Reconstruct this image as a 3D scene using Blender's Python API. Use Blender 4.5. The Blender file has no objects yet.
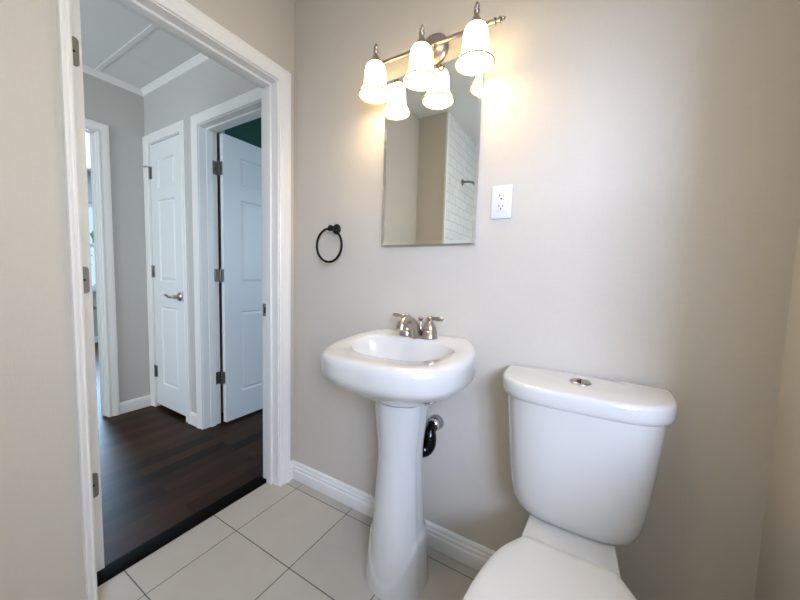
import bpy, bmesh, math, random
from math import sin, cos, pi, radians
from mathutils import Vector, Matrix

random.seed(4)
scene = bpy.context.scene
COL = scene.collection
W, H = 800, 600

# ------------------------------------------------------------------ camera
CAM = Vector((1.3553, -1.1798, 1.1238))
YAW, PITCH, ROLL, FPX = 0.5351, -0.0752, 0.0273, 323.19
fwd = Vector((-sin(YAW) * cos(PITCH), cos(YAW) * cos(PITCH), sin(PITCH)))
r0 = Vector((cos(YAW), sin(YAW), 0))
u0 = r0.cross(fwd)
right = r0 * cos(ROLL) + u0 * sin(ROLL)
up = -r0 * sin(ROLL) + u0 * cos(ROLL)
cd = bpy.data.cameras.new('camera')
cd.sensor_width = 36
cd.lens = 36 * FPX / W
cd.clip_start = 0.02
cam = bpy.data.objects.new('camera', cd)
M4 = Matrix.Identity(4)
for i in range(3):
    M4[i][0] = right[i]; M4[i][1] = up[i]; M4[i][2] = -fwd[i]; M4[i][3] = CAM[i]
cam.matrix_world = M4
COL.objects.link(cam)
scene.camera = cam

# ------------------------------------------------------------------ view, world, daylight
scene.view_settings.view_transform = 'Standard'
scene.view_settings.look = 'None'
scene.view_settings.exposure = 0.36
scene.view_settings.gamma = 1.0
scene.view_settings.use_curve_mapping = False

wd = bpy.data.worlds.new('sky'); scene.world = wd
wd.use_nodes = True
wn = wd.node_tree
bg = wn.nodes['Background']
bg.inputs['Color'].default_value = (0.50, 0.74, 1.0, 1)
bg.inputs['Strength'].default_value = 1.0


def area(name, loc, target, sx, sy, power, color):
    l = bpy.data.lights.new(name, 'AREA')
    l.shape = 'RECTANGLE'; l.size = sx; l.size_y = sy
    l.energy = power; l.color = color
    o = bpy.data.objects.new(name, l); COL.objects.link(o)
    o.location = loc
    d = Vector(target) - Vector(loc)
    o.rotation_euler = d.to_track_quat('-Z', 'Y').to_euler()
    return o


area('bath_window_daylight', (2.9, -2.8, 2.05), (1.0, -0.1, 1.25), 0.9, 0.9, 112, (0.55, 0.665, 1.0))
area('bath_window_skylight', (1.90, -1.31, 1.45), (0.3, -1.2, 1.1), 1.36, 0.92, 13, (0.74, 0.84, 1.0))
area('bedroom_window_daylight', (-4.9, 0.45, 1.45), (0, 0.2, 1.0), 1.2, 1.2, 130, (0.48, 0.72, 1.0))
area('hall_daylight', (-0.9, -2.9, 1.5), (-0.95, 0, 1.3), 1.1, 1.6, 31, (0.80, 0.90, 1.0))
area('green_room_window_daylight', (0.9, 1.7, 1.5), (-0.9, 0.6, 1.0), 1.0, 1.2, 14, (0.55, 0.80, 1.0))
WARM = (1.0, 0.72, 0.38)
LAMP_W = 0.85


# ------------------------------------------------------------------ materials
def nodes(name):
    m = bpy.data.materials.new(name); m.use_nodes = True
    return m, m.node_tree, m.node_tree.nodes['Principled BSDF']


def mat(name, color, rough=0.5, metal=0.0, bump=0.0, bscale=200.0, var=0.0, vscale=3.0, coat=0.0, spec=0.5, stretch=None):
    m, nt, b = nodes(name)
    b.inputs['Roughness'].default_value = rough
    b.inputs['Metallic'].default_value = metal
    b.inputs['Coat Weight'].default_value = coat
    b.inputs['Coat Roughness'].default_value = 0.03
    b.inputs['Specular IOR Level'].default_value = spec
    tc = nt.nodes.new('ShaderNodeTexCoord')
    src = tc.outputs['Object']
    if stretch:
        mp = nt.nodes.new('ShaderNodeMapping'); mp.inputs['Scale'].default_value = stretch
        nt.links.new(src, mp.inputs['Vector']); src = mp.outputs['Vector']
    n = nt.nodes.new('ShaderNodeTexNoise')
    n.inputs['Scale'].default_value = vscale; n.inputs['Detail'].default_value = 4
    nt.links.new(src, n.inputs['Vector'])
    mr = nt.nodes.new('ShaderNodeMapRange')
    mr.inputs['To Min'].default_value = 1 - var; mr.inputs['To Max'].default_value = 1 + var
    nt.links.new(n.outputs['Fac'], mr.inputs['Value'])
    mx = nt.nodes.new('ShaderNodeVectorMath'); mx.operation = 'SCALE'
    mx.inputs[0].default_value = color
    nt.links.new(mr.outputs['Result'], mx.inputs['Scale'])
    nt.links.new(mx.outputs['Vector'], b.inputs['Base Color'])
    if bump:
        n2 = nt.nodes.new('ShaderNodeTexNoise')
        n2.inputs['Scale'].default_value = bscale; n2.inputs['Detail'].default_value = 3
        nt.links.new(src, n2.inputs['Vector'])
        bp = nt.nodes.new('ShaderNodeBump')
        bp.inputs['Strength'].default_value = bump; bp.inputs['Distance'].default_value = 0.002
        nt.links.new(n2.outputs['Fac'], bp.inputs['Height'])
        nt.links.new(bp.outputs['Normal'], b.inputs['Normal'])
    return m


def grid_mat(name, tile, grout, loc, bw, rh, mortar, rough, offset=0.0, axes=('X', 'Y'), var=0.05):
    """ceramic tiles: brick texture in object space, two chosen axes"""
    m, nt, b = nodes(name)
    tc = nt.nodes.new('ShaderNodeTexCoord')
    sep = nt.nodes.new('ShaderNodeSeparateXYZ'); com = nt.nodes.new('ShaderNodeCombineXYZ')
    nt.links.new(tc.outputs['Object'], sep.inputs[0])
    nt.links.new(sep.outputs[axes[0]], com.inputs['X']); nt.links.new(sep.outputs[axes[1]], com.inputs['Y'])
    mp = nt.nodes.new('ShaderNodeMapping'); mp.inputs['Location'].default_value = loc
    nt.links.new(com.outputs[0], mp.inputs['Vector'])
    br = nt.nodes.new('ShaderNodeTexBrick')
    br.offset = offset; br.offset_frequency = 2; br.squash = 1.0
    br.inputs['Scale'].default_value = 1.0
    br.inputs['Brick Width'].default_value = bw; br.inputs['Row Height'].default_value = rh
    br.inputs['Mortar Size'].default_value = mortar; br.inputs['Mortar Smooth'].default_value = 0.3
    br.inputs['Bias'].default_value = 0.0
    lo = [c * (1 - var) for c in tile[:3]] + [1]; hi = [c * (1 + var) for c in tile[:3]] + [1]
    br.inputs['Color1'].default_value = lo; br.inputs['Color2'].default_value = hi
    br.inputs['Mortar'].default_value = grout
    nt.links.new(mp.outputs[0], br.inputs['Vector'])
    n = nt.nodes.new('ShaderNodeTexNoise'); n.inputs['Scale'].default_value = 6; n.inputs['Detail'].default_value = 6
    n.inputs['Distortion'].default_value = 0.6
    nt.links.new(tc.outputs['Object'], n.inputs['Vector'])
    mr = nt.nodes.new('ShaderNodeMapRange'); mr.inputs['To Min'].default_value = 0.90; mr.inputs['To Max'].default_value = 1.08
    nt.links.new(n.outputs['Fac'], mr.inputs['Value'])
    mx = nt.nodes.new('ShaderNodeVectorMath'); mx.operation = 'SCALE'
    nt.links.new(br.outputs['Color'], mx.inputs[0]); nt.links.new(mr.outputs['Result'], mx.inputs['Scale'])
    nt.links.new(mx.outputs['Vector'], b.inputs['Base Color'])
    b.inputs['Roughness'].default_value = rough
    bp = nt.nodes.new('ShaderNodeBump'); bp.invert = True
    bp.inputs['Strength'].default_value = 0.5; bp.inputs['Distance'].default_value = 0.002
    nt.links.new(br.outputs['Fac'], bp.inputs['Height']); nt.links.new(bp.outputs['Normal'], b.inputs['Normal'])
    return m


def wood_mat(name):
    m, nt, b = nodes(name)
    tc = nt.nodes.new('ShaderNodeTexCoord')
    sep = nt.nodes.new('ShaderNodeSeparateXYZ'); com = nt.nodes.new('ShaderNodeCombineXYZ')
    nt.links.new(tc.outputs['Object'], sep.inputs[0])
    nt.links.new(sep.outputs['Y'], com.inputs['X']); nt.links.new(sep.outputs['X'], com.inputs['Y'])
    br = nt.nodes.new('ShaderNodeTexBrick')
    br.offset = 0.37; br.offset_frequency = 3
    br.inputs['Scale'].default_value = 1.0
    br.inputs['Brick Width'].default_value = 1.15; br.inputs['Row Height'].default_value = 0.085
    br.inputs['Mortar Size'].default_value = 0.0012; br.inputs['Bias'].default_value = 0.0
    br.inputs['Color1'].default_value = (0.012, 0.0048, 0.0024, 1); br.inputs['Color2'].default_value = (0.050, 0.021, 0.009, 1)
    br.inputs['Mortar'].default_value = (0.008, 0.004, 0.003, 1)
    nt.links.new(com.outputs[0], br.inputs['Vector'])
    mp = nt.nodes.new('ShaderNodeMapping'); mp.inputs['Scale'].default_value = (2.2, 40, 1)
    nt.links.new(com.outputs[0], mp.inputs['Vector'])
    n = nt.nodes.new('ShaderNodeTexNoise'); n.inputs['Scale'].default_value = 2.0; n.inputs['Detail'].default_value = 8
    n.inputs['Distortion'].default_value = 1.2
    nt.links.new(mp.outputs[0], n.inputs['Vector'])
    mr = nt.nodes.new('ShaderNodeMapRange'); mr.inputs['To Min'].default_value = 0.55; mr.inputs['To Max'].default_value = 1.45
    nt.links.new(n.outputs['Fac'], mr.inputs['Value'])
    mx = nt.nodes.new('ShaderNodeVectorMath'); mx.operation = 'SCALE'
    nt.links.new(br.outputs['Color'], mx.inputs[0]); nt.links.new(mr.outputs['Result'], mx.inputs['Scale'])
    nt.links.new(mx.outputs['Vector'], b.inputs['Base Color'])
    b.inputs['Roughness'].default_value = 0.42; b.inputs['Specular IOR Level'].default_value = 0.12
    bp = nt.nodes.new('ShaderNodeBump'); bp.inputs['Strength'].default_value = 0.15; bp.inputs['Distance'].default_value = 0.002
    nt.links.new(n.outputs['Fac'], bp.inputs['Height']); nt.links.new(bp.outputs['Normal'], b.inputs['Normal'])
    return m


def linen_wall(name, color):
    """painted wall with a fine woven relief"""
    m, nt, b = nodes(name)
    tc = nt.nodes.new('ShaderNodeTexCoord')
    outs = []
    for sc in ((25, 25, 420), (420, 420, 25)):
        mp = nt.nodes.new('ShaderNodeMapping'); mp.inputs['Scale'].default_value = sc
        nt.links.new(tc.outputs['Object'], mp.inputs['Vector'])
        n = nt.nodes.new('ShaderNodeTexNoise'); n.inputs['Scale'].default_value = 1.0; n.inputs['Detail'].default_value = 2
        nt.links.new(mp.outputs[0], n.inputs['Vector']); outs.append(n.outputs['Fac'])
    ad = nt.nodes.new('ShaderNodeMath'); ad.operation = 'ADD'
    nt.links.new(outs[0], ad.inputs[0]); nt.links.new(outs[1], ad.inputs[1])
    bp = nt.nodes.new('ShaderNodeBump'); bp.inputs['Strength'].default_value = 0.22; bp.inputs['Distance'].default_value = 0.0015
    nt.links.new(ad.outputs[0], bp.inputs['Height']); nt.links.new(bp.outputs['Normal'], b.inputs['Normal'])
    mr = nt.nodes.new('ShaderNodeMapRange'); mr.inputs['From Min'].default_value = 0.6; mr.inputs['From Max'].default_value = 1.4
    mr.inputs['To Min'].default_value = 0.97; mr.inputs['To Max'].default_value = 1.03
    nt.links.new(ad.outputs[0], mr.inputs['Value'])
    mx = nt.nodes.new('ShaderNodeVectorMath'); mx.operation = 'SCALE'; mx.inputs[0].default_value = color
    nt.links.new(mr.outputs['Result'], mx.inputs['Scale']); nt.links.new(mx.outputs['Vector'], b.inputs['Base Color'])
    b.inputs['Roughness'].default_value = 0.45
    b.inputs['Specular IOR Level'].default_value = 0.35
    return m


M = {}
M['wall'] = linen_wall('greige_wall', (0.59, 0.54, 0.463))
M['hall_wall'] = linen_wall('grey_hall_wall', (0.56, 0.54, 0.50))
M['green_wall'] = mat('dark_green_wall', (0.012, 0.085, 0.062), 0.5, bump=0.1)
M['ceiling'] = mat('ceiling_white', (0.80, 0.79, 0.76), 0.7, bump=0.15, bscale=150)
M['trim'] = mat('trim_white', (0.84, 0.82, 0.785), 0.28, bump=0.04, bscale=60)
M['door'] = mat('door_white', (0.82, 0.82, 0.81), 0.35, bump=0.05, bscale=90)
M['tile'] = grid_mat('floor_tile', (0.50, 0.455, 0.385, 1), (0.10, 0.085, 0.07, 1), (-0.093 + 3.35, 0.058 + 3.325, 0), 0.335, 0.3325, 0.0022, 0.28)
M['subway'] = grid_mat('subway_tile', (0.82, 0.82, 0.80, 1), (0.36, 0.36, 0.35, 1), (3.0, 0.0, 0), 0.152, 0.0765, 0.0016, 0.12, 0.5, ('Y', 'Z'), 0.02)
M['subway_rear'] = grid_mat('subway_tile_rear', (0.82, 0.82, 0.80, 1), (0.36, 0.36, 0.35, 1), (3.0, 0.0, 0), 0.152, 0.0765, 0.0016, 0.12, 0.5, ('X', 'Z'), 0.02)
M['wood'] = wood_mat('dark_plank_floor')
M['threshold'] = mat('black_threshold', (0.005, 0.004, 0.0035), 0.7, bump=0.05, spec=0.05)
M['porcelain'] = mat('porcelain', (0.63, 0.62, 0.59), 0.10, coat=0.6)
M['seat'] = mat('seat_plastic', (0.64, 0.625, 0.595), 0.22)
M['nickel'] = mat('brushed_nickel', (0.42, 0.375, 0.325), 0.30, 1.0, bump=0.03, bscale=500)
M['chrome'] = mat('chrome', (0.80, 0.80, 0.82), 0.06, 1.0)
M['dark_chrome'] = mat('dark_chrome', (0.035, 0.035, 0.04), 0.12, 1.0)
M['flange'] = mat('flange_chrome', (0.38, 0.37, 0.36), 0.10, 1.0)
M['black'] = mat('black_metal', (0.004, 0.004, 0.004), 0.5, spec=0.2)
M['gap'] = mat('dark_slot', (0.006, 0.005, 0.005), 0.8)
M['plastic'] = mat('white_plastic', (0.74, 0.73, 0.70), 0.3)
M['mirror'] = mat('mirror_glass', (0.80, 0.83, 0.80), 0.012, 1.0)
M['bevel'] = mat('mirror_bevel', (0.86, 0.88, 0.86), 0.06, 1.0)
M['hinge'] = mat('satin_hinge', (0.30, 0.28, 0.25), 0.38, 1.0)
M['leaf'] = mat('leaf_green', (0.10, 0.26, 0.05), 0.6, var=0.5, vscale=14)
M['braid'] = mat('braided_hose', (0.30, 0.27, 0.24), 0.45, 0.6, bump=0.3, bscale=800)

# window glass
m, nt, b = nodes('window_glass')
tr_ = nt.nodes.new('ShaderNodeBsdfTransparent'); gl_ = nt.nodes.new('ShaderNodeBsdfGlossy'); mx_ = nt.nodes.new('ShaderNodeMixShader')
gl_.inputs['Roughness'].default_value = 0.02; mx_.inputs['Fac'].default_value = 0.06
nt.links.new(tr_.outputs[0], mx_.inputs[1]); nt.links.new(gl_.outputs[0], mx_.inputs[2])
nt.links.new(mx_.outputs[0], nt.nodes['Material Output'].inputs['Surface'])
M['glass'] = m
# lit frosted shade
m, nt, b = nodes('lit_frosted_glass')
b.inputs['Base Color'].default_value = (0.95, 0.93, 0.88, 1); b.inputs['Roughness'].default_value = 0.35
b.inputs['Emission Color'].default_value = (1.0, 0.72, 0.34, 1); b.inputs['Emission Strength'].default_value = 5.0
M['shade'] = m
M['rim'] = mat('shade_rim_glass', (0.45, 0.36, 0.22), 0.2)
m, nt, b = nodes('lit_bulb')
b.inputs['Emission Color'].default_value = (1.0, 0.86, 0.62, 1); b.inputs['Emission Strength'].default_value = 12
M['bulb'] = m
m, nt, b = nodes('lit_ceiling_diffuser')
b.inputs['Emission Color'].default_value = (1.0, 0.80, 0.54, 1); b.inputs['Emission Strength'].default_value = 23
M['ceil_lamp'] = m


# ------------------------------------------------------------------ mesh helpers
def NB():
    return bmesh.new()


def box(bm, x0, y0, z0, x1, y1, z1, bev=0.0, seg=2):
    vs = [bm.verts.new(p) for p in ((x0, y0, z0), (x1, y0, z0), (x1, y1, z0), (x0, y1, z0),
                                    (x0, y0, z1), (x1, y0, z1), (x1, y1, z1), (x0, y1, z1))]
    fs = [bm.faces.new([vs[i] for i in f]) for f in ((0, 3, 2, 1), (4, 5, 6, 7), (0, 1, 5, 4), (1, 2, 6, 5), (2, 3, 7, 6), (3, 0, 4, 7))]
    if bev:
        es = list({e for f in fs for e in f.edges})
        bmesh.ops.bevel(bm, geom=es, offset=bev, segments=seg, affect='EDGES', profile=0.5)
    return vs


def loft(bm, rings, cap0=True, cap1=True, closed=True):
    vr = [[bm.verts.new(p) for p in r] for r in rings]
    n = len(vr[0])
    for a, c in zip(vr, vr[1:]):
        for i in range(n if closed else n - 1):
            j = (i + 1) % n
            bm.faces.new((a[i], a[j], c[j], c[i]))
    if cap0: bm.faces.new(list(reversed(vr[0])))
    if cap1: bm.faces.new(vr[-1])
    return vr


def lathe(bm, prof, origin=(0, 0, 0), axis=(0, 0, 1), n=28, cap=True):
    q = Vector((0, 0, 1)).rotation_difference(Vector(axis).normalized())
    o = Vector(origin)
    rings = [[o + q @ Vector((max(r, 1e-5) * cos(2 * pi * k / n), max(r, 1e-5) * sin(2 * pi * k / n), z)) for k in range(n)] for r, z in prof]
    return loft(bm, rings, cap, cap)


def catmull(pts, sub=8):
    P = [Vector(p) for p in pts]
    out = []
    for i in range(len(P) - 1):
        a = P[i - 1] if i else P[0] * 2 - P[1]
        b_, c = P[i], P[i + 1]
        d = P[i + 2] if i + 2 < len(P) else P[-1] * 2 - P[-2]
        for k in range(sub):
            t = k / sub
            out.append(0.5 * ((2 * b_) + (c - a) * t + (2 * a - 5 * b_ + 4 * c - d) * t * t + (3 * b_ - a - 3 * c + d) * t ** 3))
    out.append(P[-1])
    return out


def tube(bm, pts, r, n=14, closed=False, radii=None, flat=1.0):
    P = [Vector(p) for p in pts]
    N = len(P)
    T = []
    for i in range(N):
        a = P[(i - 1) % N] if (closed or i) else P[i]
        c = P[(i + 1) % N] if (closed or i < N - 1) else P[i]
        T.append((c - a).normalized())
    ref = Vector((0, 0, 1)) if abs(T[0].z) < 0.9 else Vector((1, 0, 0))
    nrm = (ref - T[0] * ref.dot(T[0])).normalized()
    rings = []
    for i in range(N):
        if i:
            nrm = (nrm - T[i] * nrm.dot(T[i])).normalized()
        bi = T[i].cross(nrm)
        rr = radii[i] if radii else r
        rings.append([P[i] + nrm * rr * flat * cos(2 * pi * k / n) + bi * rr * sin(2 * pi * k / n) for k in range(n)])
    if closed: rings.append(rings[0][:])
    loft(bm, rings, not closed, not closed)
    if closed: bmesh.ops.remove_doubles(bm, verts=bm.verts, dist=1e-6)


def obj(name, bm, material, parent=None, smooth=40, origin=None, **props):
    bmesh.ops.recalc_face_normals(bm, faces=bm.faces)
    o0 = Vector(origin) if origin is not None else Vector((0, 0, 0))
    if parent is not None:
        o0 = parent['_o'] if False else ORI[parent.name]
    if o0.length: bmesh.ops.translate(bm, verts=bm.verts, vec=-o0)
    me = bpy.data.meshes.new(name); bm.to_mesh(me); bm.free()
    me.materials.append(material)
    if smooth:
        for p in me.polygons: p.use_smooth = True
        me.set_sharp_from_angle(angle=radians(smooth))
    o = bpy.data.objects.new(name, me); COL.objects.link(o)
    if parent is not None:
        o.parent = parent
    else:
        o.location = o0
    ORI[o.name] = o0
    for k, v in props.items(): o[k] = v
    return o


ORI = {}


def thing(name, label, cat, loc, group=None, kind=None):
    o = bpy.data.objects.new(name, None); COL.objects.link(o)
    o.empty_display_size = 0.05
    o.location = loc; ORI[o.name] = Vector(loc)
    o['label'] = label; o['category'] = cat
    if group: o['group'] = group
    if kind: o['kind'] = kind
    return o


def struct(name, bm, m, label, cat, smooth=0, origin=None):
    return obj(name, bm, m, None, smooth, origin, kind='structure', label=label, category=cat)


def one(name, bm, m, label, cat, smooth=40, origin=None, group=None):
    o = obj(name, bm, m, None, smooth, origin, label=label, category=cat)
    if group: o['group'] = group
    return o


# ------------------------------------------------------------------ room constants
RW = 1.777           # right wall
YR = -2.16           # rear wall of bathroom
ZC = 2.465           # bathroom ceiling
XA = -1.72           # hall wall opposite the doorway
YB = 0.03            # hall end wall
ZH = 2.49            # hall ceiling
D0, D1 = -0.82, -0.099   # bath doorway jamb faces
DH = 2.035

# floors
bm = NB(); box(bm, -0.078, YR, -0.05, RW, 0.0, 0.0)
struct('floor', bm, M['tile'], 'large square beige floor tiles with dark grout under the sink', 'floor')
bm = NB(); box(bm, -5.2, -3.2, -0.06, -0.078, 3.3, -0.002); box(bm, -0.078, 0.15, -0.06, 2.0, 3.3, -0.002)
struct('floor_hall', bm, M['wood'], 'dark brown plank floor beyond the doorway', 'floor')
bm = NB()
prof = [(-0.160, -0.002), (-0.155, 0.004), (-0.145, 0.006), (-0.085, 0.006), (-0.078, 0.003), (-0.078, -0.002)]
loft(bm, [[(x, y, z) for x, z in prof] for y in (D0, D1)])
struct('trim_1', bm, M['threshold'], 'black threshold strip between the tiles and the plank floor', 'threshold', 30)

# ceilings
bm = NB(); box(bm, -0.12, YR - 0.12, ZC, RW + 0.17, 0.15, ZC + 0.08)
struct('ceiling', bm, M['ceiling'], 'white bathroom ceiling above the sink wall', 'ceiling')
bm = NB(); box(bm, -5.2, -3.2, ZH, -0.12, YB + 0.12, ZH + 0.08); box(bm, -5.2, YB + 0.12, ZH, 2.0, 3.3, ZH + 0.08)
hc = struct('ceiling_hall', bm, M['ceiling'], 'white panelled hall ceiling with thin battens', 'ceiling')
for (x0, x1, y0, y1) in ((XA, -0.12, -0.262, -0.236), (-0.85, -0.825, -3.0, YB), ):
    bm = NB(); box(bm, x0, y0, ZH - 0.004, x1, y1, ZH, 0.001)
    obj('batten', bm, M['trim'], hc, 0)
bm = NB(); box(bm, -1.30, -3.0, ZH - 0.0015, -1.292, YB, ZH)
obj('batten', bm, M['ceiling'], hc, 0)


# walls
def wall(name, m, label, boxes):
    bm = NB()
    for b_ in boxes: box(bm, *b_)
    return struct(name, bm, m, label, 'wall')


wall('wall_back', M['wall'], 'greige wall behind the sink and toilet', [(0.0, 0.0, -0.05, RW, 0.15, ZC)])
wall('wall_left', M['wall'], 'greige wall around the open doorway', [
    (-0.12, YR, -0.05, 0.0, D0 - 0.018, ZC), (-0.12, D1 + 0.018, -0.05, 0.0, 0.15, ZC), (-0.12, D0 - 0.018, DH + 0.018, 0.0, D1 + 0.018, ZC)])
WY0, WY1, WZ0, WZ1 = -2.02, -0.60, 0.95, 1.95
RWT = 0.17
wall('wall_right', M['wall'], 'greige wall beside the toilet', [
    (RW, YR - 0.12, -0.05, RW + RWT, WY0, ZC), (RW, WY1, -0.05, RW + RWT, 0.15, ZC), (RW, WY0, -0.05, RW + RWT, WY1, WZ0), (RW, WY0, WZ1, RW + RWT, WY1, ZC)])
wall('wall_rear', M['subway_rear'], 'white subway tile wall behind the camera', [(-0.12, YR - 0.12, -0.05, RW, YR, ZC)])
WG = 0.253   # tub alcove end wall
YW = -1.40
wall('wall_wing', M['wall'], 'greige end of the tiled alcove seen in the mirror', [(0.0, YR, -0.05, WG, YW, ZC)])
bm = NB(); box(bm, WG, YR, 0.0, WG + 0.011, YW - 0.022, ZC)
struct('wall_tile', bm, M['subway'], 'white subway tile wall seen in the mirror', 'tiled wall')
bm = NB(); box(bm, WG - 0.004, YW - 0.022, 0.0, WG + 0.014, YW + 0.004, ZC, 0.003)
struct('trim_2', bm, M['trim'], 'white vertical edge trim of the subway tile seen in the mirror', 'tile trim')
wbm = NB()
for (a, c, d, e) in ((WY0, WY0 + 0.05, WZ0, WZ1), (WY1 - 0.05, WY1, WZ0, WZ1), (WY0, WY1, WZ0, WZ0 + 0.05), (WY0, WY1, WZ1 - 0.05, WZ1), (WY0, WY1, 1.43, 1.47)):
    box(wbm, RW + 0.09, a, d, RW + 0.13, c, e, 0.004)
win = struct('window_1', wbm, M['trim'], 'white sash window in the wall beside the camera', 'window')
bm = NB(); box(bm, RW + 0.108, WY0 + 0.05, WZ0 + 0.05, RW + 0.112, WY1 - 0.05, WZ1 - 0.05)
obj('pane', bm, M['glass'], win, 0)

# hall end wall (closet door + green room door)
C0, C1, CH = -1.652, -1.178, 2.075
G0, G1, GH = -0.945, -0.183, 2.075
jb = 0.018
wall('wall_hall_end', M['hall_wall'], 'grey hall wall holding the closet door and the green room doorway', [
    (-1.84, YB, -0.06, C0 - jb, YB + 0.12, ZH), (C1 + jb, YB, -0.06, G0 - jb, YB + 0.12, ZH),
    (G1 + jb, YB, -0.06, -0.12, YB + 0.12, ZH), (C0 - jb, YB, CH + jb, C1 + jb, YB + 0.12, ZH), (G0 - jb, YB, GH + jb, G1 + jb, YB + 0.12, ZH)])
# hall wall A with doorway
A0, A1, AH = -1.03, -0.262, 2.075
wall('wall_hall_left', M['hall_wall'], 'grey hall wall with the doorway to the bright room', [
    (-1.84, A1 + jb, -0.06, XA, YB, ZH), (-1.84, -3.0, -0.06, XA, A0 - jb, ZH), (-1.84, A0 - jb, AH + jb, XA, A1 + jb, ZH)])
wall('wall_hall_near', M['hall_wall'], 'grey wall closing the hall behind the bathroom', [(-1.84, -3.2, -0.06, -0.12, -3.0, ZH)])
# bright room
wall('wall_bedroom', M['hall_wall'], 'grey wall under and around the bright far window', [
    (-5.1, -3.2, -0.06, -5.0, 0.05, ZH), (-5.1, 1.0, -0.06, -5.0, 3.3, ZH), (-5.1, 0.05, -0.06, -5.0, 1.0, 0.80), (-5.1, 0.05, 2.06, -5.0, 1.0, ZH)])
wall('wall_bedroom_sides', M['hall_wall'], 'grey side walls of the bright room', [
    (-5.0, 3.2, -0.06, -1.84, 3.3, ZH), (-5.0, -3.2, -0.06, -1.84, -3.1, ZH), (-1.96, 0.15, -0.06, -1.84, 3.2, ZH)])
wbm = NB()
for (a, c, d, e) in ((0.05, 0.10, 0.80, 2.06), (0.95, 1.0, 0.80, 2.06), (0.05, 1.0, 0.80, 0.85), (0.05, 1.0, 2.01, 2.06), (0.05, 1.0, 1.42, 1.47)):
    box(wbm, -5.07, a, d, -5.02, c, e, 0.004)
win2 = struct('window_2', wbm, M['trim'], 'bright sash window in the far room', 'window')
bm = NB(); box(bm, -5.05, 0.10, 0.85, -5.045, 0.95, 2.01)
obj('pane', bm, M['glass'], win2, 0)
bm = NB(); box(bm, -5.0, 0.0, 0.765, -4.95, 1.05, 0.80, 0.006)
obj('sill', bm, M['trim'], win2, 0)
# green room
wall('wall_green_room', M['green_wall'], 'dark green wall of the room behind the open white door', [
    (-1.84, 2.4, -0.06, 2.0, 2.5, ZH), (1.9, 0.15, -0.06, 2.0, 2.4, ZH), (-1.84, 0.30, -0.06, -1.10, 2.4, ZH), (-0.12, 0.15, ZC, 1.9, 0.16, ZH)])
wall('wall_closet', M['hall_wall'], 'grey back of the closet behind the narrow door', [(-1.84, 0.26, -0.06, -1.10, 0.30, ZH)])


# ------------------------------------------------------------------ trim profiles
CAS = [(0.0, 0.0), (0.0, 0.009), (0.004, 0.012), (0.012, 0.012), (0.015, 0.0095), (0.028, 0.011), (0.040, 0.016), (0.046, 0.0175), (0.060, 0.0175), (0.064, 0.014), (0.064, 0.0)]


def casing(bm, a, b_, h, place, z0=0.0, ka=1.0):
    """mitred casing around an opening a..b, height h; place(s, t, z): s along wall, t out of wall"""
    rv = 0.005
    st = []
    for u, t in CAS:
        uu = u + rv
        ua = rv + u * ka
        st.append([(a - ua, t, z0), (a - ua, t, h + uu), (b_ + uu, t, h + uu), (b_ + uu, t, z0)])
    rings = [[place(*st[i][k]) for i in range(len(CAS))] for k in range(4)]
    loft(bm, rings)


def jambs(bm, a, b_, h, t0, t1, place, th=0.018, stop=None, z0=0.0):
    """jamb lining and door stop; t from t0 to t1 through the wall"""
    def pb(s0, s1, ta, tb, za, zb):
        p = [place(s0, ta, za), place(s1, tb, zb)]
        lo = [min(p[0][i], p[1][i]) for i in range(3)]; hi = [max(p[0][i], p[1][i]) for i in range(3)]
        box(bm, *lo, *hi, 0.0008, 1)
    pb(a - th, a, t0, t1, z0, h + th); pb(b_, b_ + th, t0, t1, z0, h + th); pb(a, b_, t0, t1, h, h + th)
    if stop:
        s0, s1 = stop
        pb(a, a + 0.011, s0, s1, z0, h); pb(b_ - 0.011, b_, s0, s1, z0, h); pb(a + 0.011, b_ - 0.011, s0, s1, h - 0.011, h)


# bathroom doorway trim (place: s=y, t=x)
bm = NB(); casing(bm, D0, D1, DH, lambda s, t, z: (t, s, z), ka=0.39); jambs(bm, D0, D1, DH, -0.12, 0.001, lambda s, t, z: (t, s, z), stop=(-0.080, -0.043))
casing(bm, D0, D1, DH, lambda s, t, z: (-0.12 - t, s, z))
tb = struct('trim_3', bm, M['trim'], 'white moulded casing and jamb of the bathroom doorway', 'door casing', 35)
bm = NB(); box(bm, -0.117, D1 - 0.0014, 0.893, -0.0815, D1 + 0.002, 0.959, 0.001)
sp = obj('strike_plate', bm, M['hinge'], tb, 0)
bm = NB(); box(bm, -0.1045, D1 - 0.002, 0.91, -0.0905, D1 + 0.001, 0.942)
obj('latch_slot', bm, M['gap'], sp, 0)

# closet + green room casing (s=x, t=-y from YB)
pB = lambda s, t, z: (s, YB - t, z)
bm = NB(); casing(bm, C0, C1, CH, pB); jambs(bm, C0, C1, CH, -0.12, 0.001, pB)
tc_ = struct('trim_4', bm, M['trim'], 'white casing around the narrow closet door', 'door casing', 35)
bm = NB(); casing(bm, G0, G1 - 0.03, GH, pB); jambs(bm, G0, G1, GH, -0.12, 0.001, pB, stop=(-0.080, -0.043))
tg_ = struct('trim_5', bm, M['trim'], 'white casing and jamb of the green room doorway', 'door casing', 35)
pA = lambda s, t, z: (XA + t, s, z)
bm = NB(); casing(bm, A0, A1, AH, pA); jambs(bm, A0, A1, AH, -0.12, 0.001, pA, stop=(-0.080, -0.043))
ta_ = struct('trim_6', bm, M['trim'], 'white casing of the doorway to the bright room', 'door casing', 35)

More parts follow.
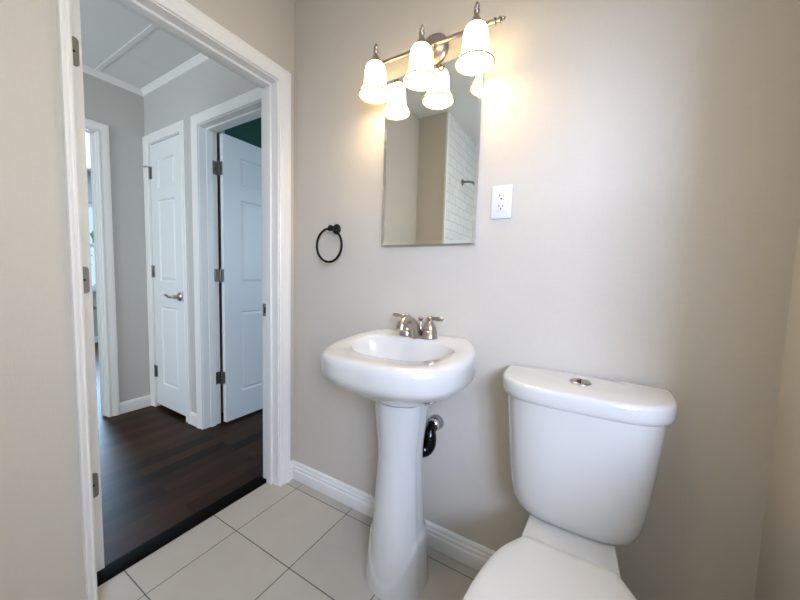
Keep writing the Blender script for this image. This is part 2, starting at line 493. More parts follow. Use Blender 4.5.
# baseboards
BP = [(0.0, 0.0), (0.012, 0.0), (0.012, 0.004), (0.014, 0.010), (0.014, 0.052), (0.0125, 0.055), (0.0095, 0.057), (0.0095, 0.060), (0.013, 0.064), (0.013, 0.074), (0.0095, 0.077), (0.0085, 0.081), (0.011, 0.085), (0.010, 0.093), (0.006, 0.098), (0.0, 0.099)]
BH = [(0.0, 0.0), (0.013, 0.0), (0.013, 0.070), (0.010, 0.082), (0.005, 0.089), (0.0, 0.090)]


def board(bm, prof, p0, p1, out):
    o = Vector(out)
    loft(bm, [[Vector(p) + o * t + Vector((0, 0, z)) for t, z in prof] for p in (p0, p1)])


bm = NB(); board(bm, BP, (0, 0, 0), (RW, 0, 0), (0, -1, 0))
struct('baseboard_back', bm, M['trim'], 'white grooved baseboard behind sink and toilet', 'baseboard', 25)
bm = NB(); board(bm, BP, (0, D1 + 0.069, 0), (0, 0, 0), (1, 0, 0))
struct('baseboard_left', bm, M['trim'], 'white baseboard beside the bathroom doorway', 'baseboard', 25)
bm = NB(); board(bm, BP, (RW, YR, 0), (RW, 0, 0), (-1, 0, 0))
struct('baseboard_right', bm, M['trim'], 'white baseboard of the wall beside the toilet', 'baseboard', 25)
bm = NB(); board(bm, BH, (XA, A1 + 0.069, 0), (XA, YB, 0), (1, 0, 0)); board(bm, BH, (XA, -3.0, 0), (XA, A0 - 0.069, 0), (1, 0, 0))
struct('baseboard_hall', bm, M['trim'], 'white hall baseboard next to the bright room doorway', 'baseboard', 25)
bm = NB(); board(bm, BH, (C1 + 0.069, YB, 0), (G0 - 0.069, YB, 0), (0, -1, 0))
struct('baseboard_hall_end', bm, M['trim'], 'short white baseboard between closet and green room casings', 'baseboard', 25)
bm = NB(); board(bm, BH, (-5.0, -3.1, 0), (-5.0, 3.2, 0), (1, 0, 0))
struct('baseboard_bedroom', bm, M['trim'], 'white baseboard under the bright far window', 'baseboard', 25)
CR = [(0.0, -0.040), (0.005, -0.038), (0.007, -0.030), (0.014, -0.020), (0.019, -0.011), (0.024, -0.007), (0.026, 0.0), (0.0, 0.0)]
bm = NB(); board(bm, CR, (XA, -3.0, ZH), (XA, YB, ZH), (1, 0, 0)); board(bm, CR, (XA, YB, ZH), (-0.12, YB, ZH), (0, -1, 0))
struct('trim_7', bm, M['trim'], 'white crown moulding under the hall ceiling', 'crown moulding', 25)


# ------------------------------------------------------------------ doors
def slab(bm, w, h, t, cols, rows, z0=0.012):
    """raised-panel door slab: u 0..w, depth 0..t, both faces panelled"""
    us = sorted({0, w, *[c for p in cols for c in p]}); zs = sorted({z0, h, *[c for p in rows for c in p]})
    panels = []
    for side in (0, t):
        g = [[bm.verts.new((u, side, z)) for z in zs] for u in us]
        for i in range(len(us) - 1):
            for j in range(len(zs) - 1):
                vs = [g[i][j], g[i + 1][j], g[i + 1][j + 1], g[i][j + 1]]
                if side: vs.reverse()
                f = bm.faces.new(vs)
                if any(c[0] <= us[i] and us[i + 1] <= c[1] for c in cols) and any(r[0] <= zs[j] and zs[j + 1] <= r[1] for r in rows):
                    panels.append(f)
        if side == 0: g0 = g
    def side_faces(a, b_):
        for k in range(len(a) - 1): bm.faces.new((a[k], a[k + 1], b_[k + 1], b_[k]))
    side_faces(g0[0], g[0]); side_faces(g0[-1], g[-1])
    side_faces([c[0] for c in g0], [c[0] for c in g]); side_faces([c[-1] for c in g0], [c[-1] for c in g])
    bmesh.ops.recalc_face_normals(bm, faces=bm.faces)
    bmesh.ops.inset_individual(bm, faces=panels, thickness=0.012, depth=-0.010)
    bmesh.ops.inset_individual(bm, faces=panels, thickness=0.006, depth=0.0)
    bmesh.ops.inset_individual(bm, faces=panels, thickness=0.022, depth=0.007)


def xform(bm, mat_):
    bmesh.ops.transform(bm, matrix=mat_, verts=bm.verts)


ROWS = [(0.215, 0.825), (1.035, 1.640), (1.745, 1.940)]


def knob_bm(p, d):
    bm = NB(); lathe(bm, [(0.030, 0), (0.030, 0.004), (0.026, 0.008), (0.011, 0.012), (0.010, 0.034), (0.022, 0.042), (0.028, 0.052), (0.027, 0.062), (0.016, 0.069), (0.0, 0.070)], p, d, 20)
    return bm


# closet door (closed)
cd_ = thing('door_1', 'narrow white three panel closet door with lever, at the end of the hall', 'door', (C0, YB, 0), kind='structure')
bm = NB(); slab(bm, C1 - C0 - 0.006, CH - 0.004, 0.035, [(0.11, C1 - C0 - 0.116)], [(a - 0.005, b_ + 0.01) for a, b_ in ROWS], 0.030)
xform(bm, Matrix.Translation((C0 + 0.003, YB + 0.003, 0)))
obj('door_panel', bm, M['door'], cd_, 20)


def hinge_flat(parent, x, z, stop=False):
    bm = NB(); box(bm, x + 0.001, YB - 0.0005, z - 0.045, x + 0.030, YB + 0.004, z + 0.045, 0.001, 1)
    lathe(bm, [(0.0065, -0.047), (0.0065, 0.047)], (x, YB - 0.004, z), (0, 0, 1), 12)
    h_ = obj('hinge', bm, M['hinge'], parent, 40)
    if stop:
        bm = NB(); tube(bm, [(x, YB - 0.006, z + 0.045), (x - 0.018, YB - 0.022, z + 0.047), (x - 0.034, YB - 0.026, z + 0.045)], 0.005, 8)
        obj('hinge_stop', bm, M['hinge'], h_, 40)


for z, s in ((1.865, True), (1.105, False), (0.30, False)): hinge_flat(cd_, C0, z, s)
bm = NB(); P = (-1.242, YB + 0.004, 0.925)
lathe(bm, [(0.032, 0), (0.032, 0.006), (0.026, 0.012), (0.014, 0.016), (0.012, 0.045), (0.0, 0.05)], P, (0, -1, 0), 20)
tube(bm, catmull([(P[0], P[1] - 0.040, P[2]), (P[0] - 0.02, P[1] - 0.052, P[2]), (P[0] - 0.055, P[1] - 0.052, P[2] - 0.004), (P[0] - 0.085, P[1] - 0.050, P[2] + 0.004), (P[0] - 0.115, P[1] - 0.048, P[2] + 0.008)], 5), 0.009, 10, radii=None)
obj('lever_handle', bm, M['nickel'], cd_, 40)
bm = NB(); box(bm, C1 - 0.026, YB + 0.001, 0.885, C1 - 0.010, YB + 0.005, 0.965)
obj('latch_plate', bm, M['gap'], cd_, 0)

# green room door, open 90 degrees into the green room
gd = thing('door_2', 'white six panel door standing open into the dark green room', 'door', (-0.93, 0.155, 0), kind='structure')
bm = NB(); gw = 0.757
GC = [(0.125, 0.330), (0.427, 0.632)]
slab(bm, gw, GH - 0.006, 0.035, GC, [(a, b_) for a, b_ in ROWS], 0.014)
xform(bm, Matrix.Translation((-0.893, 0.160, 0)) @ Matrix.Rotation(pi / 2, 4, 'Z'))
obj('door_panel', bm, M['door'], gd, 20)
for z in (1.835, 1.09, 0.345):
    bm = NB(); box(bm, G0 - 0.0005, 0.118, z - 0.045, G0 + 0.0025, 0.150, z + 0.045)
    box(bm, -0.926, 0.1570, z - 0.045, -0.897, 0.1605, z + 0.045)
    lathe(bm, [(0.0065, -0.047), (0.0065, 0.047)], (-0.9355, 0.158, z), (0, 0, 1), 12)
    box(bm, G0, 0.148, z - 0.044, -0.93, 0.152, z + 0.044)
    obj('hinge', bm, M['hinge'], gd, 40)

# bathroom door, open 90 degrees into the hall, seen edge-on
bd = thing('door_3', 'white bathroom door folded open into the hall, seen by its hinge edge', 'door', (-0.122, D0 + 0.02, 0), kind='structure')
bm = NB(); bw = 0.705
slab(bm, bw, DH - 0.006, 0.035, [(0.115, 0.305), (0.400, 0.590)], ROWS, 0.022)
xform(bm, Matrix.Translation((-0.124, -0.765, 0)) @ Matrix.Rotation(pi, 4, 'Z'))
obj('door_panel', bm, M['door'], bd, 20)
for z in (1.815, 1.080, 0.350):
    bm = NB()
    w_, r_ = 0.030, 0.010
    pts = [(-0.800, z - 0.045), (-0.772 - r_, z - 0.045)] + [(-0.772 - r_ + r_ * sin(a), z - 0.045 + r_ - r_ * cos(a)) for a in (0.4, 0.8, 1.2, 1.57)] + \
          [(-0.772 - r_ + r_ * cos(a), z + 0.045 - r_ + r_ * sin(a)) for a in (0, 0.4, 0.8, 1.2, 1.57)] + [(-0.800, z + 0.045)]
    loft(bm, [[(x, y, zz) for y, zz in pts] for x in (-0.1245, -0.1222)])
    lf = obj('hinge_leaf', bm, M['hinge'], bd, 0)
    bm = NB()
    lathe(bm, [(0.004, 0), (0.004, 0.0012)], (-0.1223, -0.785, z), (1, 0, 0), 10)
    obj('screw_hole', bm, M['gap'], lf, 0)

# bright-room door, open past 90 degrees, only its knob in view
ad = thing('door_4', 'open door inside the bright room with a round metal knob', 'door', (-1.86, A1 + 0.005, 0), kind='structure')
bm = NB(); slab(bm, 0.757, AH - 0.006, 0.035, GC, ROWS, 0.014)
dirv = Vector((-0.66, 0.215, 0)).normalized(); ang = math.atan2(dirv.y, dirv.x)
T_ = Matrix.Translation((-1.875, A1 + 0.045, 0)) @ Matrix.Rotation(ang, 4, 'Z')
xform(bm, T_)
obj('door_panel', bm, M['door'], ad, 20)
kp = T_ @ Vector((0.68, 0.035, 0.755)); kd = (T_.to_3x3() @ Vector((0, 1, 0)))
obj('knob', knob_bm(kp, kd), M['nickel'], ad, 40)

# ------------------------------------------------------------------ vanity light
LX, LY, LZ = 0.777, -0.062, 1.966
vl = thing('vanity_light', 'brushed nickel three shade bar light above the mirror, lit', 'wall lamp', (LX, 0, 1.985))
bm = NB(); lathe(bm, [(0.062, 0), (0.062, 0.006), (0.057, 0.012), (0.046, 0.018), (0.020, 0.024), (0.014, 0.034), (0.0, 0.036)], (LX, 0.0, 1.985), (0, -1, 0), 32)
obj('wall_plate', bm, M['nickel'], vl)
bm = NB()
lathe(bm, [(0.0078, -0.248), (0.0078, 0.248)], (LX, LY, LZ), (1, 0, 0), 16)
for s in (-1, 1):
    lathe(bm, [(0.0065, 0), (0.012, 0.002), (0.012, 0.006), (0.006, 0.010), (0.006, 0.014), (0.010, 0.019), (0.010, 0.022), (0.004, 0.026), (0.007, 0.030), (0.005, 0.036), (0.0, 0.040)], (LX + s * 0.245, LY, LZ), (s, 0, 0), 14)
obj('bar', bm, M['nickel'], vl)
for s in (-1, 1):
    bm = NB()
    tube(bm, catmull([(LX + s * 0.006, -0.015, 1.985), (LX + s * 0.012, -0.04, 1.955), (LX + s * 0.016, -0.058, 1.925), (LX + s * 0.026, -0.070, 1.918), (LX + s * 0.036, -0.073, 1.935), (LX + s * 0.036, LY, LZ)], 6), 0.0045, 10)
    obj('scroll_arm', bm, M['nickel'], vl)
SY = -0.102
for dx in (-0.2, 0.0, 0.2):
    x = LX + dx
    bm = NB()
    lathe(bm, [(0.027, -0.022), (0.026, -0.014), (0.019, -0.002), (0.013, 0.006), (0.009, 0.016), (0.006, 0.022), (0.010, 0.028), (0.010, 0.033), (0.005, 0.038), (0.009, 0.045), (0.006, 0.052), (0.002, 0.060), (0.0, 0.062)], (x, SY, 1.958), (0, 0, 1), 20)
    tube(bm, [(x, SY, 1.962), (x, LY, LZ)], 0.006, 10)
    obj('socket_cup', bm, M['nickel'], vl)
    bm = NB()
    zr = 1.826
    out = [(0.022, 0.119), (0.031, 0.114), (0.037, 0.105), (0.0405, 0.092), (0.042, 0.075), (0.043, 0.055), (0.0445, 0.038), (0.048, 0.026), (0.055, 0.014), (0.0615, 0.006), (0.0635, 0.0)]
    inn = [(r - 0.003, z) for r, z in reversed(out)]
    lathe(bm, out + inn, (x, SY, zr), (0, 0, 1), 40, cap=False)
    sh = obj('glass_shade', bm, M['shade'], vl, 60)
    bm = NB(); tube(bm, [(x + 0.0625 * cos(a), SY + 0.0625 * sin(a), zr) for a in [2 * pi * k / 40 for k in range(40)]], 0.0028, 8, closed=True)
    obj('shade_rim', bm, M['rim'], sh)
    bm = NB(); lathe(bm, [(0.012, 0.045), (0.013, 0.03), (0.022, 0.012), (0.026, -0.006), (0.022, -0.022), (0.010, -0.032), (0.0, -0.034)], (x, SY, 1.885), (0, 0, 1), 18)
    obj('bulb', bm, M['bulb'], sh)
    l = bpy.data.lights.new('lamp_glow', 'POINT'); l.energy = LAMP_W; l.color = WARM; l.shadow_soft_size = 0.03
    lo = bpy.data.objects.new('lamp_glow', l); COL.objects.link(lo); lo.location = (x, SY, zr + 0.004)

# ------------------------------------------------------------------ mirror cabinet
mc = thing('mirror_cabinet', 'tall frameless mirror cabinet on the wall above the sink', 'mirror', (0.777, 0, 1.25))
mx0, mx1, mz0, mz1 = 0.573, 0.981, 1.250, 1.915
bm = NB(); box(bm, mx0 + 0.006, -0.020, mz0 + 0.006, mx1 - 0.006, 0.001, mz1 - 0.006)
obj('cabinet_box', bm, M['plastic'], mc, 0)
bm = NB()
bv = 0.013
o_ = [(mx0, mz0), (mx1, mz0), (mx1, mz1), (mx0, mz1)]; i_ = [(mx0 + bv, mz0 + bv), (mx1 - bv, mz0 + bv), (mx1 - bv, mz1 - bv), (mx0 + bv, mz1 - bv)]
loft(bm, [[(x, -0.020, z) for x, z in o_], [(x, -0.0243, z) for x, z in o_], [(x, -0.0250, z) for x, z in i_]], True, False)
md = obj('mirror_door', bm, M['bevel'], mc, 0)
bm = NB(); bm.faces.new([bm.verts.new((x, -0.0250, z)) for x, z in i_])
obj('mirror_face', bm, M['mirror'], md, 0)

# ------------------------------------------------------------------ outlet
oc = thing('wall_outlet', 'white double socket outlet plate right of the mirror', 'outlet', (1.062, 0, 1.392))
bm = NB(); box(bm, 1.027, -0.006, 1.334, 1.097, 0.001, 1.449, 0.003)
obj('cover_plate', bm, M['plastic'], oc, 40)
bm = NB(); box(bm, 1.045, -0.009, 1.358, 1.079, -0.004, 1.425, 0.0015)
rc = obj('receptacle', bm, M['plastic'], oc, 40)
for z in (1.409, 1.374):
    bm = NB()
    box(bm, 1.0545, -0.0096, z, 1.0565, -0.008, z + 0.009); box(bm, 1.0675, -0.0096, z, 1.0695, -0.008, z + 0.007)
    lathe(bm, [(0.0028, 0), (0.0028, 0.0016)], (1.062, -0.008, z - 0.007), (0, -1, 0), 10)
    obj('socket_slots', bm, M['gap'], rc, 0)
for z in (1.440, 1.343):
    bm = NB(); lathe(bm, [(0.003, 0), (0.003, 0.001), (0, 0.0015)], (1.062, -0.006, z), (0, -1, 0), 10)
    obj('screw', bm, M['plastic'], oc, 0)

# ------------------------------------------------------------------ towel ring
tr = thing('towel_ring', 'black metal towel ring on the wall between doorway and mirror', 'towel ring', (0.292, 0, 1.337))
bm = NB(); lathe(bm, [(0.024, 0), (0.024, 0.005), (0.019, 0.010), (0.012, 0.014), (0.010, 0.034), (0.014, 0.040), (0.014, 0.048), (0.008, 0.052), (0.0, 0.053)], (0.298, 0, 1.335), (0, -1, 0), 20)
lathe(bm, [(0.004, -0.016), (0.009, -0.012), (0.009, 0.012), (0.004, 0.016)], (0.298, -0.043, 1.331), (1, 0, 0), 12)
obj('post', bm, M['black'], tr)
bm = NB()
tube(bm, [(0.288 + 0.077 * cos(a), -0.043, 1.256 + 0.077 * sin(a)) for a in [2 * pi * k / 56 for k in range(56)]], 0.0055, 10, closed=True)
obj('ring', bm, M['black'], tr)

# ------------------------------------------------------------------ pedestal sink
SX = 0.785
sk = thing('pedestal_sink', 'white porcelain pedestal sink standing under the mirror', 'sink', (SX, -0.18, 0))
NS = 96


def sink_outline(a, k=1.0, cy=-0.19):
    """plan outline of the basin; a = angle, 0 = +x, -pi/2 = front"""
    ca, sa = cos(a), sin(a)
    n = 2.75
    if sa <= 0:
        r = (abs(ca / 0.262) ** n + abs(sa / 0.248) ** n) ** (-1 / n)
        x, y = r * ca, r * sa
    else:
        r = (abs(ca / 0.262) ** 2.0 + abs(sa / 0.27) ** 2.0) ** (-1 / 2.0)
        x, y = r * ca, r * sa
        y = min(y, 0.189)
    return x * k, y * k


def rim_z(y):
    t = max(0.0, min(1.0, (y + 0.34) / 0.34))
    return 0.863 + 0.034 * t


ANG = [2 * pi * k / NS for k in range(NS)]


def ring_out(k, z, dz=None, cy=-0.19):
    R_ = []
    for a in ANG:
        x, y = sink_outline(a, k)
        yy = min(cy + y, -0.001)
        R_.append(Vector((SX - 0.005 + x, yy, (rim_z(yy) + dz) if dz is not None else z)))
    return R_


def ring_in(ax, ay0, ay1, cy, z=None, dz=None, n=2.4):
    R_ = []
    for a in ANG:
        ca, sa = cos(a), sin(a)
        ay = ay0 if sa < 0 else ay1
        r = (abs(ca / ax) ** n + abs(sa / ay) ** n) ** (-1 / n)
        x, y = r * ca, r * sa
        R_.append(Vector((SX + x, cy + y, z if z is not None else rim_z(cy + y) + dz)))
    return R_


bm = NB()
rings = [ring_in(0.094, 0.094, 0.094, -0.18, 0.680), ring_in(0.106, 0.106, 0.10, -0.18, 0.688, n=2.1), ring_in(0.152, 0.144, 0.133, -0.18, 0.707, n=2.2), ring_in(0.206, 0.192, 0.160, -0.185, 0.740)]
rings += [ring_out(0.935, 0.770), ring_out(0.975, 0.782), ring_out(0.992, 0.793), ring_out(1.0, 0.808), ring_out(1.0, 0.0, -0.028), ring_out(0.990, 0, -0.013), ring_out(0.965, 0, -0.004), ring_out(0.93, 0, 0.0), ring_out(0.88, 0, 0.001)]
rings += [ring_in(0.196, 0.148, 0.096, -0.195, dz=0.001), ring_in(0.188, 0.140, 0.089, -0.195, dz=-0.005), ring_in(0.182, 0.134, 0.084, -0.195, z=0.850), ring_in(0.170, 0.122, 0.075, -0.195, z=0.825),
          ring_in(0.145, 0.105, 0.065, -0.197, z=0.790), ring_in(0.10, 0.078, 0.055, -0.20, z=0.765), ring_in(0.05, 0.045, 0.04, -0.205, z=0.757), ring_in(0.022, 0.022, 0.022, -0.205, z=0.756)]
loft(bm, rings, True, True)
basin = obj('basin', bm, M['porcelain'], sk, 50)
bm = NB(); lathe(bm, [(0.022, 0), (0.022, 0.002), (0.017, 0.003), (0.010, 0.001), (0.0, 0.001)], (SX, -0.205, 0.756), (0, 0, 1), 24)
obj('drain', bm, M['nickel'], basin)

# pedestal column with a flared foot
bm = NB()
PS = 128


def sst(e0, e1, x):
    t = max(0, min(1, (x - e0) / (e1 - e0))); return t * t * (3 - 2 * t)


rings = []
zs = [0.006 * i for i in range(0, 46)] + [0.30, 0.34, 0.38, 0.42, 0.46, 0.50, 0.54, 0.58, 0.61, 0.635, 0.65, 0.668, 0.684]
for z in zs:
    base = 0.0815 + 0.016 * sst(0.46, 0.69, z) + 0.031 * max(0, 1 - z / 0.46) ** 1.15
    R_ = []
    for k in range(PS):
        a = 2 * pi * k / PS
        rr = base
        ad_ = abs(((a + pi / 2 + pi) % (2 * pi)) - pi)  # angle from front
        rr -= 0.004 * sst(radians(66), radians(78), ad_)
        hh = 0.045 + 0.15 * sst(0.0, 1.0, ad_ / radians(80)) ** 1.2
        rr += (0.0035 * sst(0.0, radians(70), ad_) + 0.0025) * sst(hh + 0.016, hh - 0.016, z)
        R_.append(Vector((SX + rr * cos(a) * 1.02, -0.18 + rr * sin(a) * 1.06, z)))
    rings.append(R_)
loft(bm, rings)
obj('pedestal', bm, M['porcelain'], sk, 40)

# faucet (stands on the sink)
fz = rim_z(-0.075)
fy = -0.075
fa = thing('faucet', 'brushed nickel two handle faucet on the back ledge of the sink', 'faucet', (SX, fy, fz))
bm = NB()
rings = []
for z, k in ((0, 1.0), (0.006, 1.0), (0.010, 0.93)):
    rings.append([Vector((SX + k * (0.078 * cos(a)), fy + k * 0.027 * sin(a) * (1 + 0.0 * cos(a)), fz - 0.002 + z)) for a in [2 * pi * i / 40 for i in range(40)]])
loft(bm, rings)
obj('base_plate', bm, M['nickel'], fa)
for s in (-1, 1):
    bm = NB(); hx = SX + s * 0.050
    lathe(bm, [(0.0305, 0), (0.0305, 0.004), (0.029, 0.008), (0.029, 0.026), (0.025, 0.029), (0.0255, 0.032), (0.0225, 0.044), (0.016, 0.057), (0.0105, 0.063), (0.0095, 0.066), (0.013, 0.071), (0.0125, 0.078), (0.006, 0.083), (0.0, 0.084)], (hx, fy, fz + 0.002), (0, 0, 1), 26)
    hb = obj('handle', bm, M['nickel'], fa)
    bm = NB()
    lx = (s * 0.98, -0.2 if s > 0 else -0.15)
    L = 0.062
    P0 = Vector((hx, fy, fz + 0.076)); dv = Vector((lx[0], lx[1], 0.04)).normalized()
    N_ = 10
    tube(bm, [P0 + dv * L * i / N_ for i in range(N_ + 1)], 0.006, 12, radii=[0.0055 + 0.0025 * sin(pi * min(1, i / N_ * 1.1) * 0.75) if i < N_ else 0.003 for i in range(N_ + 1)])
    obj('lever', bm, M['nickel'], hb)
bm = NB()
cp = catmull([(SX, fy - 0.006, fz + 0.004), (SX, fy - 0.028, fz + 0.034), (SX, fy - 0.058, fz + 0.064), (SX, fy - 0.092, fz + 0.076), (SX, fy - 0.120, fz + 0.066), (SX, fy - 0.132, fz + 0.042)], 6)
nn = len(cp)
tube(bm, cp, 0.015, 18, radii=[0.0235 - 0.0075 * min(1, i / (nn * 0.6)) + (0.0015 if i > nn * 0.8 else 0) for i in range(nn)])
obj('spout', bm, M['nickel'], fa, 50)
bm = NB(); lathe(bm, [(0.010, 0), (0.012, 0.004), (0.014, 0.016), (0.009, 0.034), (0.004, 0.042), (0.004, 0.054), (0.008, 0.058), (0.009, 0.064), (0.005, 0.070), (0, 0.071)], (SX, fy + 0.022, fz + 0.006), (0, 0, 1), 18)
obj('lift_rod', bm, M['nickel'], fa)

# drain trap behind the pedestal
tp = thing('drain_trap', 'chrome drain trap and wall flange behind the sink pedestal', 'drain pipe', (0.855, 0, 0.545))
bm = NB(); lathe(bm, [(0.031, 0), (0.031, 0.003), (0.029, 0.014), (0.025, 0.026), (0.021, 0.032)], (0.846, 0, 0.535), (0, -1, 0), 28)
obj('wall_flange', bm, M['flange'], tp)
bm = NB()
cp = catmull([(0.846, -0.01, 0.535), (0.846, -0.036, 0.535), (0.846, -0.058, 0.528), (0.848, -0.068, 0.505), (0.849, -0.072, 0.478), (0.842, -0.080, 0.458), (0.828, -0.092, 0.452), (0.815, -0.102, 0.466), (0.811, -0.106, 0.49), (0.811, -0.107, 0.53), (0.811, -0.107, 0.60)], 6)
tube(bm, cp, 0.02, 18, radii=[0.0185 + 0.0075 * sst(0.15, 0.32, i / len(cp)) for i in range(len(cp))])
obj('trap_bend', bm, M['dark_chrome'], tp)
bm = NB(); lathe(bm, [(0.022, -0.010), (0.0245, -0.008), (0.0245, 0.008), (0.022, 0.010)], (0.846, -0.036, 0.535), (0, 1, 0), 10)
obj('slip_nut', bm, M['chrome'], tp, 20)

# ------------------------------------------------------------------ toilet
TX = 1.343
tl = thing('toilet', 'white two piece dual flush toilet with closed lid beside the sink', 'toilet', (TX, -0.35, 0))
NT = 80


def dsec(hw, yb, depth, z, n=3.2, bow=0.0):
    """D section: flat back at yb, superelliptic front"""
    R_ = []
    for k in range(NT):
        a = 2 * pi * k / NT
        ca, sa = cos(a), sin(a)
        x = hw * math.copysign(abs(ca) ** (2 / n), ca)
        if sa < 0:
            y = -depth * abs(sa) ** (2 / n)
        else:
            y = 0.02 * abs(sa) ** (2 / 6)
        R_.append(Vector((TX + x, yb + y - 0.02 - 0.02 * 0, z)))
    return R_


bm = NB()
TB = -0.025
rg = []
for z, hw, dp in ((0.416, 0.110, 0.115), (0.418, 0.138, 0.138), (0.425, 0.157, 0.154), (0.440, 0.169, 0.163), (0.462, 0.176, 0.169), (0.50, 0.1815, 0.173), (0.60, 0.1915, 0.181), (0.70, 0.200, 0.187), (0.776, 0.2055, 0.190)):
    rg.append(dsec(hw, TB, dp, z, 3.4))
loft(bm, rg)
obj('tank', bm, M['porcelain'], tl, 50)
bm = NB()
rg = [dsec(hw, TB + 0.008, dp, z, 3.4) for z, hw, dp in ((0.776, 0.210, 0.190), (0.776, 0.217, 0.197), (0.780, 0.2205, 0.200), (0.790, 0.222, 0.201), (0.813, 0.222, 0.2005), (0.819, 0.2205, 0.1985), (0.8235, 0.2170, 0.1945), (0.8252, 0.211, 0.188), (0.8255, 0.12, 0.11))]
loft(bm, rg)
obj('tank_lid', bm, M['porcelain'], tl, 50)
bm = NB(); lathe(bm, [(0.0285, -0.004), (0.0285, 0.002), (0.026, 0.004), (0.0245, 0.003), (0.0, 0.0035)], (TX, -0.105, 0.8255), (0, 0, 1), 32)
fb = obj('flush_button', bm, M['nickel'], tl)
bm = NB(); box(bm, TX - 0.0015, -0.129, 0.8288, TX + 0.0015, -0.081, 0.8298); lathe(bm, [(0.006, 0), (0.006, 0.0014)], (TX - 0.004, -0.105, 0.8290), (0, 0, 1), 12)
obj('button_split', bm, M['gap'], fb, 0)


def egg(hw, yf, yb, z, n=2.1, backw=0.6, cyf=0.55):
    """egg plan: front at yf, back at yb; narrower at the back"""
    R_ = []
    cy = yf + (yb - yf) * 0.5
    for k in range(NT):
        a = 2 * pi * k / NT
        ca, sa = cos(a), sin(a)
        y = math.copysign(abs(sa) ** (2 / (n if sa < 0 else 3.2)), sa)
        x = math.copysign(abs(ca) ** (2 / n), ca)
        w = hw * (1 - (1 - backw) * sst(-0.35, 0.7, y))
        R_.append(Vector((TX + x * w, cy + y * (yb - yf) * 0.5, z)))
    return R_


bm = NB()
rg = [egg(0.125, -0.60, -0.06, 0.0, 2.6, 0.85), egg(0.125, -0.60, -0.06, 0.012, 2.6, 0.85), egg(0.112, -0.57, -0.07, 0.04, 2.6, 0.85), egg(0.108, -0.56, -0.07, 0.15, 2.6, 0.85),
      egg(0.125, -0.60, -0.06, 0.24, 2.3, 0.8), egg(0.150, -0.67, -0.05, 0.32, 2.2, 0.60), egg(0.172, -0.71, -0.045, 0.37, 2.1, 0.50), egg(0.176, -0.715, -0.04, 0.390, 2.1, 0.46), egg(0.172, -0.71, -0.04, 0.400, 2.1, 0.45)]
loft(bm, rg)
# raised deck that carries the tank
def deck(hw0, hw1, y0, y1, z):
    pts = []
    for (x, y) in ((-hw0, y0), (hw0, y0), (hw1, y1), (-hw1, y1)): pts.append((TX + x, y, z))
    return pts
loft(bm, [deck(0.126, 0.100, -0.325, -0.035, 0.385), deck(0.119, 0.100, -0.314, -0.038, 0.408), deck(0.113, 0.098, -0.305, -0.042, 0.419), deck(0.108, 0.094, -0.297, -0.05, 0.4225)])
obj('bowl', bm, M['porcelain'], tl, 45)


def seat_out(k, z, yshift=0.0):
    half = [(0.0, -0.292), (0.060, -0.292), (0.100, -0.292), (0.107, -0.297), (0.127, -0.328), (0.147, -0.362), (0.162, -0.405), (0.174, -0.455), (0.184, -0.52), (0.186, -0.58), (0.176, -0.640), (0.150, -0.695), (0.105, -0.735), (0.05, -0.755)]
    c = catmull([(x, y, 0) for x, y in half] + [(0, -0.758, 0)], 5)
    R_ = [Vector((p.x, p.y, 0)) for p in c]
    L_ = [Vector((-p.x, p.y, 0)) for p in reversed(c[1:-1])]
    cy = -0.52
    return [Vector((TX + p.x * k, cy + (p.y - cy) * k + yshift, z)) for p in R_ + L_]


bm = NB(); loft(bm, [seat_out(0.985, 0.4015), seat_out(0.995, 0.4055), seat_out(0.995, 0.4135), seat_out(0.985, 0.4175)])
obj('seat', bm, M['seat'], tl, 40)
bm = NB(); loft(bm, [seat_out(0.99, 0.4190), seat_out(1.0, 0.4225), seat_out(1.0, 0.4305), seat_out(0.993, 0.4355), seat_out(0.975, 0.4380), seat_out(0.90, 0.4400), seat_out(0.6, 0.4420), seat_out(0.2, 0.4425)])
obj('seat_lid', bm, M['seat'], tl, 40)
for s in (-1, 1):
    bm = NB(); box(bm, TX + s * 0.072 - 0.016, -0.300, 0.4215, TX + s * 0.072 + 0.016, -0.278, 0.4285, 0.002)
    obj('seat_hinge', bm, M['seat'], tl, 40)

# water supply
ws = thing('water_supply', 'braided water supply hose and stop valve behind the toilet tank', 'supply hose', (1.255, 0, 0.18))
bm = NB(); tube(bm, catmull([(1.255, -0.055, 0.21), (1.252, -0.06, 0.30), (1.236, -0.068, 0.36), (1.222, -0.078, 0.395), (1.222, -0.085, 0.425)], 6), 0.008, 12)
obj('hose', bm, M['braid'], ws)
bm = NB(); lathe(bm, [(0.028, 0), (0.026, 0.006), (0.010, 0.010), (0.010, 0.055), (0.013, 0.056), (0.013, 0.075), (0.0, 0.076)], (1.255, 0, 0.19), (0, -1, 0), 18)
lathe(bm, [(0.009, -0.02), (0.009, 0.035)], (1.255, -0.055, 0.19), (0, 0, 1), 14)
obj('stop_valve', bm, M['chrome'], ws)

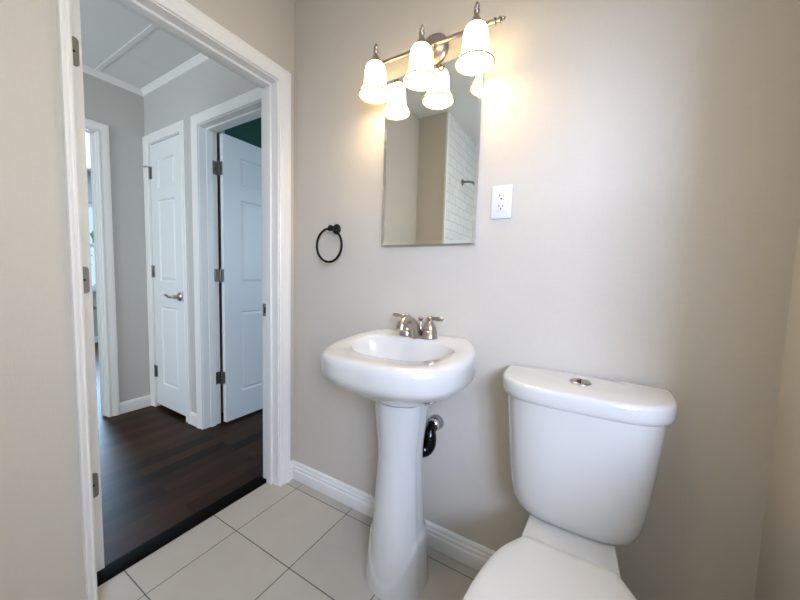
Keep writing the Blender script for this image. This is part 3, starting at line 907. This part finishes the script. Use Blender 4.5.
# shower arm on the tiled wall, seen in the mirror
hx_, hy_, hz_ = WG + 0.011, -1.785, 2.0
sa_ = thing('shower_head', 'small metal shower head on the white tile, seen in the mirror', 'shower head', (hx_, hy_, hz_))
bm = NB(); lathe(bm, [(0.03, 0), (0.03, 0.004), (0.02, 0.010), (0.010, 0.012)], (hx_, hy_, hz_), (1, 0, 0), 20)
tube(bm, catmull([(hx_, hy_, hz_), (hx_ + 0.05, hy_, hz_), (hx_ + 0.10, hy_, hz_ - 0.015), (hx_ + 0.13, hy_, hz_ - 0.05)], 5), 0.011, 12)
obj('arm', bm, M['hinge'], sa_)
bm = NB(); lathe(bm, [(0.012, 0), (0.014, 0.015), (0.018, 0.025), (0.036, 0.05), (0.038, 0.06), (0.0, 0.062)], (hx_ + 0.125, hy_, hz_ - 0.045), (0.65, 0, -0.76), 20)
obj('head', bm, M['hinge'], sa_)

# round ceiling light in the bathroom
cl_ = thing('ceiling_light', 'round white flush ceiling light of the bathroom, lit', 'ceiling lamp', (1.0, -1.05, ZC))
bm = NB(); lathe(bm, [(0.15, 0), (0.15, -0.02), (0.145, -0.03), (0.13, -0.034)], (1.0, -1.05, ZC), (0, 0, 1), 40)
obj('lamp_housing', bm, M['plastic'], cl_)
bm = NB(); lathe(bm, [(0.132, -0.033), (0.10, -0.046), (0.05, -0.053), (0.0, -0.055)], (1.0, -1.05, ZC), (0, 0, 1), 40, cap=False)
obj('diffuser', bm, M['ceil_lamp'], cl_)

# foliage outside the far window
bm = NB()
rs = random.Random(2)
for i in range(420):
    c = Vector((rs.uniform(-8.2, -7.2), rs.uniform(-1.0, 2.6), rs.uniform(0.0, 1.9) ))
    s = rs.uniform(0.05, 0.12)
    d1 = Vector((rs.uniform(-1, 1), rs.uniform(-1, 1), rs.uniform(-1, 1))).normalized(); d2 = d1.orthogonal().normalized()
    bm.faces.new([bm.verts.new(c + d1 * s), bm.verts.new(c + d2 * s * 0.5), bm.verts.new(c - d1 * s), bm.verts.new(c - d2 * s * 0.5)])
o = obj('shrub', bm, M['leaf'], None, 0, label='leafy green shrub outside the bright far window', category='shrub', kind='stuff')
